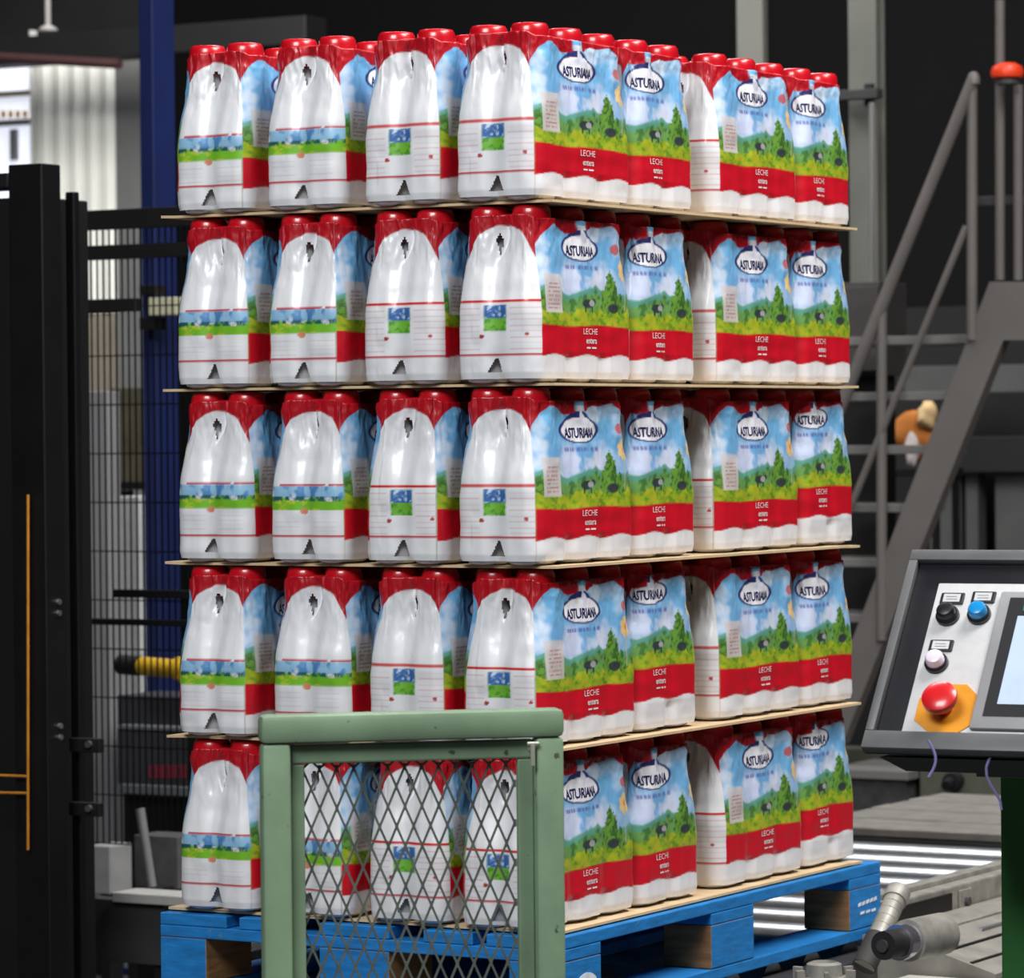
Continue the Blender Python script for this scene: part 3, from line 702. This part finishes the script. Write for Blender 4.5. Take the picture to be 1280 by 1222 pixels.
# grey slatted transfer plate and machine bed behind the rollers
sl = thing('slat_conveyor', 'dull grey slatted conveyor bed beyond the bright rollers', 'conveyor')
for k, yy in enumerate(np.arange(3.10, 4.0, .12)): part('slat', mat('slat_grey', (138, 134, 128), .6, .1, .2, 16), sl, (-1.08, float(yy), -.165), (-.16, float(yy) + .105, -.142 - .002 * (k % 2)), .004)
part('bed', m_grey_d, sl, (-1.07, 3.10, -.28), (-.17, 4.04, -.166), .004)
for xx in (-1.0, -.3): part('leg', m_grey_d, sl, (xx, 3.6, FLOORZ), (xx + .06, 3.66, -.2805), .002)
def pbox(name, m, parent, px0, py0, px1, py1, Y, dep, bev=.002):
    x0, x1, z0, z1 = rect(px0, py0, px1, py1, Y); return part(name, m, parent, (x0, Y, z0), (x1, Y + dep, z1), bev)
mc = thing('machine_block', 'low dark machine block behind the slatted conveyor, under the console', 'machine')
m_mb = mat('machine_dark', (66, 64, 66), .6, .1, .4, 20, .4)
pbox('body', m_mb, mc, 1035, 972, 1132, 1018, 4.80, .3); pbox('top_plate', m_grey, mc, 1030, 964, 1135, 971, 4.78, .35); pbox('back_plate', mat('plate_olive', (70, 70, 62), .6, 0, .15), mc, 1020, 938, 1140, 960, 5.2, .1)
x0, x1, z0, z1 = rect(1030, 964, 1135, 1018, 4.8); part('base', m_black2, mc, (x0, 4.82, FLOORZ), (x1, 5.1, z0 - .002), .002)
cabn = thing('electrical_box', 'olive grey electrical box with a black plug below the console', 'box')
pbox('housing', mat('box_olive', (82, 84, 72), .6, 0, .15), cabn, 1150, 945, 1262, 1001, 4.85, .2)
pc = P(1196, 975, 4.85); MB().tube(pc + Vector((0, -.05, 0)), pc, .026, n=16).tube(pc + Vector((0, -.08, -.01)), pc + Vector((0, -.05, 0)), .016, n=12).build('plug', m_cblack, cabn, True)
pbox('stand', m_black2, cabn, 1170, 1002, 1250, 1190, 4.88, .1)

# ------------------------------------------------------------------ stairs and pillars at the right
SY = 4.9
st = thing('staircase', 'grey steel staircase with tube handrail behind the control console', 'staircase')
def ppoly(name, m, parent, poly, Y, dep):
    q = [P(x, y, Y) for x, y in poly]; n = len(q); mb_ = MB()
    mb_.add([(v.x, Y, v.z) for v in q] + [(v.x, Y + dep, v.z) for v in q], [tuple(range(n)), tuple(range(2 * n - 1, n - 1, -1))] + [(k, (k + 1) % n, n + (k + 1) % n, n + k) for k in range(n)])
    return mb_.build(name, m, parent)
ppoly('stringer', m_stair, st, [(1237, 352), (1310, 352), (1310, 425), (1254, 425), (1053, 930), (1015, 930)], SY, .05)
def ptube(name, m, parent, a, b, Y, r, Y2=None): return MB().tube(P(*a, Y), P(*b, Y if Y2 is None else Y2), r, n=12).build(name, m, parent, True)
ptube('handrail', m_stair, st, (1217, 98), (1040, 535), SY, .019)
MB().lathe([(.019, -.019), (.019, .0), (.014, .013), (.005, .018)], Matrix.Translation(P(1217, 97, SY)), 12).build('rail_end', m_stair, st, True)
ptube('knee_rail', m_stair, st, (1208, 283), (1040, 690), SY, .011)
ptube('baluster', m_stair, st, (1215, 104), (1215, 425), SY + .005, .016)
ptube('baluster', m_stair, st, (1102, 378), (1102, 800), SY + .005, .016)
for (yy, xr) in ((428, 1212), (497, 1192), (563, 1168), (635, 1142), (703, 1118), (772, 1090)):
    a = P(1020, yy, SY + .06); b = P(xr, yy, SY + .06); part('tread', m_grey, st, (a.x, SY + .056, a.z - .012), (b.x, SY + .30, a.z + .014), .002)
pl = thing('landing_rail', 'two upright grey tubes of the landing railing at the right edge', 'railing')
for px_ in (1250, 1273): ptube('upright', m_stair, pl, (px_, 0 if px_ == 1250 else 106), (px_, 350), SY + .1, .0145)
a = P(1215, 252, SY + .12); b = P(1310, 252, SY + .12); part('cross_bar', m_grey_d, pl, (a.x, SY + .118, a.z - .014), (b.x, SY + .15, a.z + .014), .002)
a = P(1247, -40, SY + .1); part('cap_rail', m_grey_d, pl, (a.x - .05, SY + .08, a.z), (a.x + .4, SY + .12, a.z + .03), .002)
bc = P(1259, 90, SY + .02)
bo = thing('warning_beacon', 'small orange-red beacon on the landing railing', 'beacon', bc)
MB().lathe([(.030, -.022), (.046, -.016), (.050, .0), (.044, .016), (.024, .026), (.006, .028)], None, 20).build('lens', mat('beacon_red', (222, 62, 26), .4), bo, True)
MB().lathe([(.036, -.036), (.036, -.0225), (.02, -.0222)], None, 16).build('base', m_grey_d, bo)
def pillar(label, px0, pxm, px1, Y, m, fl=None):
    """steel column: front between px0 and pxm, its right flank out to px1"""
    t = thing('steel_pillar', label, 'pillar'); a = P(px0, 300, Y); b = P(pxm, 300, Y)
    dep = .25
    while P(px1, 300, Y + dep).x > b.x and dep < .9: dep += .01
    while P(px1, 300, Y + dep).x < b.x and dep > .03: dep -= .01
    x0, x1 = a.x, b.x; w = x1 - x0
    part('flange', m, t, (x0, Y, FLOORZ + .02), (x1, Y + .014, 7.0), .002); part('flange', m, t, (x0, Y + dep - .014, FLOORZ + .02), (x1, Y + dep, 7.0), .002)
    part('web', m, t, (x0 + w * .42, Y + .0145, FLOORZ + .02), (x0 + w * .58, Y + dep - .0145, 7.0), 0)
    part('base_plate', m, t, (x0 - .05, Y - .05, FLOORZ), (x1 + .05, Y + dep + .05, FLOORZ + .0195), .002)
    return t
pillar('pale grey steel pillar behind the top right of the stack', 923, 956, 963, 7.0, m_pill)
pillar('grey steel pillar standing between the stack and the stairs', 1062, 1097, 1110, 5.6, m_pill)
tag(ptube('drain_pipe', m_grey, None, (1090, 128), (1090, 420), 5.45, .010), 'thin grey pipe running down the pillar by the stairs', 'pipe')
br = thing('cross_beam', 'dark horizontal beam crossing the grey pillar near the top', 'beam')
pbox('beam', m_grey_d, br, 1030, 110, 1096, 126, 5.52, .05)
pbox('bracket', m_black2, br, 1080, 104, 1090, 132, 5.575, .02)
bp = thing('wall_cabinet', 'dull brown-grey cabinet standing behind the handrail', 'cabinet'); pbox('body', mat('cabinet_brown', (60, 56, 56), .6, 0, .15), bp, 1044, 352, 1100, 470, 5.35, .2); pbox('door', mat('cabinet_brown', (60, 56, 56)), bp, 1047, 357, 1097, 464, 5.335, .014)
x0, x1, z0, z1 = rect(1050, 352, 1095, 470, 5.36); part('plinth', m_black2, bp, (x0, 5.37, FLOORZ), (x1, 5.5, z0 - .001), .002)
rk = thing('machine_rack', 'dark grey machine frame with upright bars behind the stairs', 'machine')
m_rk = mat('frame_grey', (70, 70, 70), .6, 0, .15, 6)
for (a_, b_) in ((1164, 1200), (1209, 1222), (1246, 1300)): pbox('upright', m_rk, rk, a_, 592, b_, 900, 7.2, .08)
pbox('cross_bar', m_rk, rk, 1130, 455, 1300, 492, 7.1, .08); pbox('cross_bar', m_black2, rk, 1130, 545, 1300, 590, 7.15, .10); pbox('back_sheet', m_wall, rk, 1120, 380, 1310, 905, 7.4, .03)
x0, x1, z0, z1 = rect(1120, 380, 1310, 905, 7.4); part('foot', m_black2, rk, (x0, 7.2, FLOORZ), (x1, 7.43, z0 - .001), .002)
# orange bundle seen between the treads
ob = thing('fabric_bundle', 'blurred orange and cream bundle seen between the stair treads', 'bundle', P(1140, 582, 5.9))
def blob(name, m, c, r, seed):
    bm = bmesh.new(); bmesh.ops.create_icosphere(bm, subdivisions=3, radius=1); rs = random.Random(seed); ph = [rs.uniform(0, 6) for _ in range(6)]
    for v in bm.verts:
        k = 1 + .13 * math.sin(3 * v.co.x + ph[0]) * math.sin(4 * v.co.z + ph[1]) + .08 * math.sin(7 * v.co.z + ph[2] + 3 * v.co.y)
        v.co = Vector((c[0] + v.co.x * r[0] * k, c[1] + v.co.y * r[1] * k, c[2] + v.co.z * r[2] * k))
    me = bpy.data.meshes.new(name); bm.to_mesh(me); bm.free(); me.polygons.foreach_set('use_smooth', [True] * len(me.polygons)); me.materials.append(m); return link(name, me, ob)
blob('orange_cloth', mat('cloth_orange', (196, 118, 46), .8, 0, .2), (0.0, 0, .10), (.075, .05, .085), 1)
blob('cream_cloth', mat('cloth_cream', (224, 192, 140), .8), (.065, -.02, .165), (.032, .04, .048), 2)
blob('white_cloth', mat('cloth_white', (206, 196, 196), .8), (.02, -.045, .05), (.024, .02, .055), 3)
pbox('support_shelf', m_grey_d, ob, 0, 0, 1, 1, 5.9, .1) if False else None
tb = thing('side_table', 'dark shelf stand under the orange bundle behind the stairs', 'stand'); a = P(1140, 584, 5.9)
part('shelf', m_black2, tb, (a.x - .14, 5.80, a.z - .03), (a.x + .14, 6.0, a.z - .002), .002)
for sx in (-.13, .11):
    for sy in (5.81, 5.97): part('leg', m_black2, tb, (a.x + sx, sy, FLOORZ), (a.x + sx + .02, sy + .02, a.z - .031), .001)

# ------------------------------------------------------------------ left side: machine, fence, column, daylight wall
mach = thing('lift_machine', 'tall black steel machine mast with bolts at the left edge', 'machine')
def colbox(name, m, parent, px0, pxm, px1, pyt, Y, zb=FLOORZ, top=None):
    """upright whose front spans px0..pxm and whose right flank ends at px1"""
    a = P(px0, pyt, Y); b = P(pxm, pyt, Y); dep = .01
    while P(px1, 600, Y + dep).x > b.x: 
        dep += .005
        if P(px1, 600, Y + dep).x <= b.x or dep > 1: break
    dep = .01
    while dep < 1.0 and (np.dot(np.array((b.x, Y + dep, 0.6)) - CAM, RGT) / np.dot(np.array((b.x, Y + dep, 0.6)) - CAM, FWD) * FPX + 640) < px1: dep += .004
    part(name, m, parent, (a.x, Y, zb), (b.x, Y + dep, a.z if top is None else top), .003); return a.x, b.x, dep
ax0, ax1, adep = colbox('mast', m_blackm, mach, 10, 52, 80, 206, 1.2)
bx0, bx1, bdep = colbox('guide_rail', m_blackm, mach, 81, 92, 103, 240, 1.36)
a = P(-60, 222, 1.30); part('carriage', m_black2, mach, (a.x, 1.29, FLOORZ), (ax0 - .001, 1.5, P(0, 248, 1.3).z), .004)
pbox('cross_head', m_black2, mach, -60, 216, 9, 238, 1.25, .1)
for (px_, py_) in ((67, 752), (67, 766), (71, 907), (71, 921)):
    yy = 1.2 + adep * .6; q = P(px_, py_, yy); MB().tube((ax1, yy, q.z), (ax1 + .006, yy, q.z), .0065, n=8).build('bolt', m_roller, mach, True)
m_or = mat('orange_trim', (206, 134, 44), .45, 0, .15, 30)
orr = thing('orange_trim_line', 'thin orange tube running up the black machine at the left', 'tube')
for (a_, b_) in (((35, 618), (35, 1062)), ((-20, 968), (35, 970)), ((-20, 990), (35, 991))): ptube('tube_length', m_or, orr, a_, b_, 1.185, .003)
for k, py_ in enumerate((930, 1010)):
    hg = thing('hinge_bracket', 'black bracket on the mast, %s of the two at lower left' % ('upper' if k == 0 else 'lower'), 'bracket', group='fence brackets on the mast')
    x0, x1, z0, z1 = rect(86, py_ + 11, 124, py_ - 8, 1.33); part('arm', m_black2, hg, (x0, 1.33, z0), (x1, 1.35, z1), .002)
    q = P(112, py_, 1.33); MB().tube((q.x, 1.322, q.z), (q.x, 1.33, q.z), .008, n=10).build('bolt', m_roller, hg, True)
# blue column
bl = thing('blue_column', 'dark blue steel column behind the left of the stack', 'pillar')
m_bcol = mat('column_blue', (20, 34, 84), .5, 0, .15, 5)
cx0, cx1, cdep = colbox('shaft', m_bcol, bl, 173, 190, 224, 0, 3.4, FLOORZ + .02, 7.0)
part('base_plate', m_bcol, bl, (cx0 - .06, 3.34, FLOORZ), (cx1 + .06, 3.4 + cdep + .06, FLOORZ + .0195), .002)
cb_ = thing('cream_box', 'small cream box fixed to the front of the blue column', 'box'); pbox('lid', mat('cream_plastic', (206, 204, 172), .5), cb_, 186, 371, 221, 394, 3.32, .075)
pbox('clamp', m_black2, cb_, 174, 356, 192, 369, 3.33, .065); pbox('clamp', m_black2, cb_, 174, 396, 192, 412, 3.33, .065)
# wire fence
wf = thing('wire_fence', 'black welded wire fence between the mast and the stack', 'fence')
FY = 2.3; fx0, fx1, fz0, fz1 = rect(104, 1062, 262, 264, FY)
wm = MB()
for x in np.arange(fx0, fx1, .0195): wm.box((x, FY, fz0), (x + .0034, FY + .0034, fz1))
for z in np.arange(fz0, fz1, .125): wm.box((fx0, FY + .0035, z), (fx1, FY + .0065, z + .0034))
tag(wm.build('wire_mesh', m_blackm, wf), kind='stuff')
def frail(py0, py1, px0=104, px1=262):
    x0, x1, z0, z1 = rect(px0, py1, px1, py0, FY); part('rail', m_black2, wf, (x0, FY - .022, z0), (x1, FY - .001, z1), .002)
frail(264, 282); frail(308, 320); frail(375, 389, 104, 176); frail(736, 748, 148, 262); frail(772, 783)
x0, x1, z0, z1 = rect(250, 1062, 262, 264, FY); part('post', m_black2, wf, (x0, FY + .007, FLOORZ), (x1, FY + .05, z1), .002)
x0, x1, z0, z1 = rect(92, 1062, 103, 264, FY); part('post', m_black2, wf, (x0, FY + .007, FLOORZ), (x1, FY + .05, z1), .002)
# things behind the fence
gc = thing('grey_cabinet', 'tall narrow grey cabinet seen through the wire fence', 'cabinet'); m_gc = mat('cabinet_grey', (142, 141, 143), .55, 0, .06, 5)
x0, x1, z0, z1 = rect(104, 1108, 141, 489, 3.3); part('body', m_gc, gc, (x0, 3.3, FLOORZ + .05), (x1, 3.36, z1), .003); part('plinth', m_black2, gc, (x0, 3.31, FLOORZ), (x1, 3.35, FLOORZ + .0495), 0)
wb = thing('white_cabinet', 'white cabinet between the grey cabinet and the blue column', 'cabinet'); x0, x1, z0, z1 = rect(147, 880, 176, 620, 3.75); part('body', mat('cabinet_white', (206, 206, 208), .5), wb, (x0, 3.75, z0), (x1, 3.9, z1), .003); part('plinth', m_black2, wb, (x0, 3.76, FLOORZ), (x1, 3.89, z0 - .001), .002)
bpan = thing('olive_panel', 'dim olive-brown panel above the white cabinet behind the fence', 'panel'); pbox('board', mat('panel_olive', (84, 78, 62), .7, 0, .2), bpan, 138, 484, 178, 602, 4.2, .04); pbox('bottom_frame', m_black2, bpan, 138, 602, 178, 612, 4.19, .05)
x0, x1, z0, z1 = rect(150, 612, 160, 600, 4.2); part('stand', m_black2, bpan, (x0, 4.2, FLOORZ), (x1, 4.23, z0 - .002), 0)
yp = thing('yellow_actuator', 'yellow cylinder with a black end behind the wire fence', 'cylinder')
ptube('tube', mat('yellow_paint', (208, 164, 36), .45, 0, .15), yp, (176, 832), (250, 838), 2.9, .026); ptube('end_cap', m_black2, yp, (150, 830), (175, 832), 2.9, .028); ptube('collar', mat('yellow_paint', (208, 164, 36)), yp, (222, 836), (228, 836), 2.9, .034)
x0, x1, z0, z1 = rect(236, 868, 250, 850, 2.9); part('stand', m_black2, yp, (x0, 2.89, FLOORZ), (x1, 2.92, P(240, 848, 2.9).z), 0)
dm = thing('dark_machine', 'dark grey machine panel with red lettering behind the fence', 'machine')
m_dm = mat('machine_slate', (58, 59, 64), .5, 0, .15, 8)
pbox('panel', m_dm, dm, 147, 914, 262, 984, 3.1, .2); pbox('panel', m_dm, dm, 147, 872, 262, 910, 3.14, .2); pbox('ledge', mat('ledge_grey', (110, 112, 116), .5), dm, 147, 985, 262, 991, 3.08, .2); pbox('ledge', mat('ledge_grey', (110, 112, 116)), dm, 147, 910, 262, 914, 3.1, .2)
x0, x1, z0, z1 = rect(147, 991, 262, 985, 3.1); part('base', m_black2, dm, (x0, 3.14, FLOORZ), (x1, 3.28, z0 - .001), 0)
lt = MB(); m_rl = mat('lettering_red', (170, 44, 70), .5)
for k in range(7):
    x0, x1, z0, z1 = rect(187 + 8 * k, 972, 192.5 + 8 * k, 956, 3.1)
    lt.box((x0, 3.0975, z0), (x0 + .004, 3.0995, z1)); lt.box((x0 + .0045, 3.0975, z1 - .005), (x1, 3.0995, z1)); lt.box((x0 + .0045, 3.0975, (z0 + z1) / 2 - .002), (x1 - .001, 3.0995, (z0 + z1) / 2 + .002))
    if k % 2: lt.box((x1 - .004, 3.0975, z0), (x1, 3.0995, z1 - .0055))
    else: lt.box((x0 + .0045, 3.0975, z0), (x1, 3.0995, z0 + .004))
tag(lt.build('red_lettering', m_rl, dm), kind='stuff')
lv = thing('lever_unit', 'grey lever in front of a scuffed grey box left of the pallet', 'machine')
pbox('box', mat('box_scuffed', (88, 88, 90), .6, 0, .35, 14), lv, 168, 1046, 222, 1108, 2.1, .10); MB().tube(P(175, 1010, 2.06), P(191, 1114, 2.06), .012, n=12).build('lever', mat('lever_grey', (150, 150, 150), .4, .3), lv, True)
x0, x1, z0, z1 = rect(168, 1108, 222, 1046, 2.1); part('pedestal', m_black2, lv, (x0, 2.11, FLOORZ), (x1, 2.19, z0 - .001), 0); pbox('lever_grip', m_black2, lv, 184, 1110, 200, 1140, 2.02, .06)
pb = thing('pale_block', 'pale grey block at the foot of the tall grey cabinet', 'block'); m_pb = mat('block_pale', (160, 160, 160), .6, 0, .12)
x0, x1, z0, z1 = rect(112, 1118, 138, 1056, 2.6); part('body', m_pb, pb, (x0, 2.6, z0), (x1, 2.7, z1), .004); part('stem', m_black2, pb, (x0 + .02, 2.62, FLOORZ), (x1 - .02, 2.68, z0 - .001), 0)
pf_ = thing('low_barrier', 'low dark barrier with a pale top edge left of the pallet', 'barrier')
pbox('board', m_grey_d, pf_, 60, 1128, 205, 1196, 1.7, .05); pbox('top_edge', mat('edge_pale', (176, 174, 170), .6), pf_, 140, 1121, 236, 1127, 1.68, .1)
for px_ in (70, 190):
    x0, x1, z0, z1 = rect(px_, 1196, px_ + 10, 1190, 1.7); part('foot', m_black2, pf_, (x0, 1.71, FLOORZ), (x1, 1.74, z0 - .001), 0)
# daylight wall with cladding, window, dark beams
WY = 7.0; m_clad = mat('cladding_white', (226, 226, 220), .6, 0, .04, 3); m_cladg = mat('cladding_grey', (104, 104, 104), .6, 0, .1, 3)
wl = struct(link('wall_side', None)); a = P(44, 75, WY); b = P(146, 400, WY)
zt, zb_ = a.z + .01, P(100, 392, WY).z
xs = np.linspace(a.x, b.x, 6)
for i_ in range(5):
    part('cladding_panel', m_clad, wl, (xs[i_] + .002, WY, zb_), (xs[i_ + 1] - .002, WY + .03, zt), .004)
    part('cladding_rib', m_clad, wl, (xs[i_] + .03, WY - .012, zb_), (xs[i_] + .055, WY - .0005, zt), .003)
part('backing', m_black2, wl, (a.x - 1.6, WY + .05, FLOORZ), (b.x + .2, WY + .1, zt + .3), 0)
part('end_panel', m_cladg, wl, (b.x + .004, WY, FLOORZ), (b.x + .16, WY + .03, zt), .003)
part('lower_panel', mat('cladding_tan', (120, 112, 100), .7, 0, .15, 4), wl, (a.x - .3, WY, FLOORZ), (b.x, WY + .03, zb_ - .004), .003)
w1 = struct(link('window_1', None)); x0, x1, z0, z1 = rect(-40, 206, 40, 74, WY)
part('pane', mat('window_daylight', (226, 230, 244), .2, 0, .03, 3, emit=.85), w1, (x0, WY + .02, z0 - .3), (x1, WY + .03, z1 + .05), 0)
m_wf = mat('window_frame', (196, 196, 192), .5)
part('window_frame', m_wf, w1, (x1, WY - .01, z0 - .3), (x1 + .012, WY + .03, z1 + .1), .002)
pbox('transom', mat('transom_tan', (128, 120, 104), .6), w1, -40, 112, 36, 124, WY - .005, .02); pbox('transom', mat('transom_dark', (110, 108, 112), .6), w1, -40, 148, 36, 160, WY - .005, .02); pbox('mullion', mat('transom_dark', (110, 108, 112)), w1, 12, 161, 20, 200, WY - .004, .018)
for k in range(4): pbox('tan_spot', mat('tan_spot', (232, 196, 132), .5), w1, 1 + 9 * k, 138, 6 + 9 * k, 147, WY - .004, .01)  # row of small orange-tan spots between the transoms
t1 = struct(MB().box((P(-60, 70, 6.7).x, 6.6, P(100, 74, 6.6).z), (P(400, 60, 6.7).x, 6.75, P(100, 40, 6.6).z), .004).build('trim_1', m_black2))
t2 = struct(MB().tube(P(-60, 68, 6.5), P(150, 80, 6.5), .02, n=12).build('trim_2', mat('pipe_redbrown', (58, 34, 34), .6), None, True))
rod = thing('hanging_rod', 'thin pale rod with a round foot hanging at upper left', 'rod'); q = P(60, 36, 5.2)
MB().tube((q.x, q.y, q.z), (q.x, q.y, 7.0), .011, n=10).build('rod', m_grey, rod, True); MB().lathe([(.034, -.008), (.034, 0), (.014, .012)], Matrix.Translation(q), 16).build('foot', m_grey, rod, True)
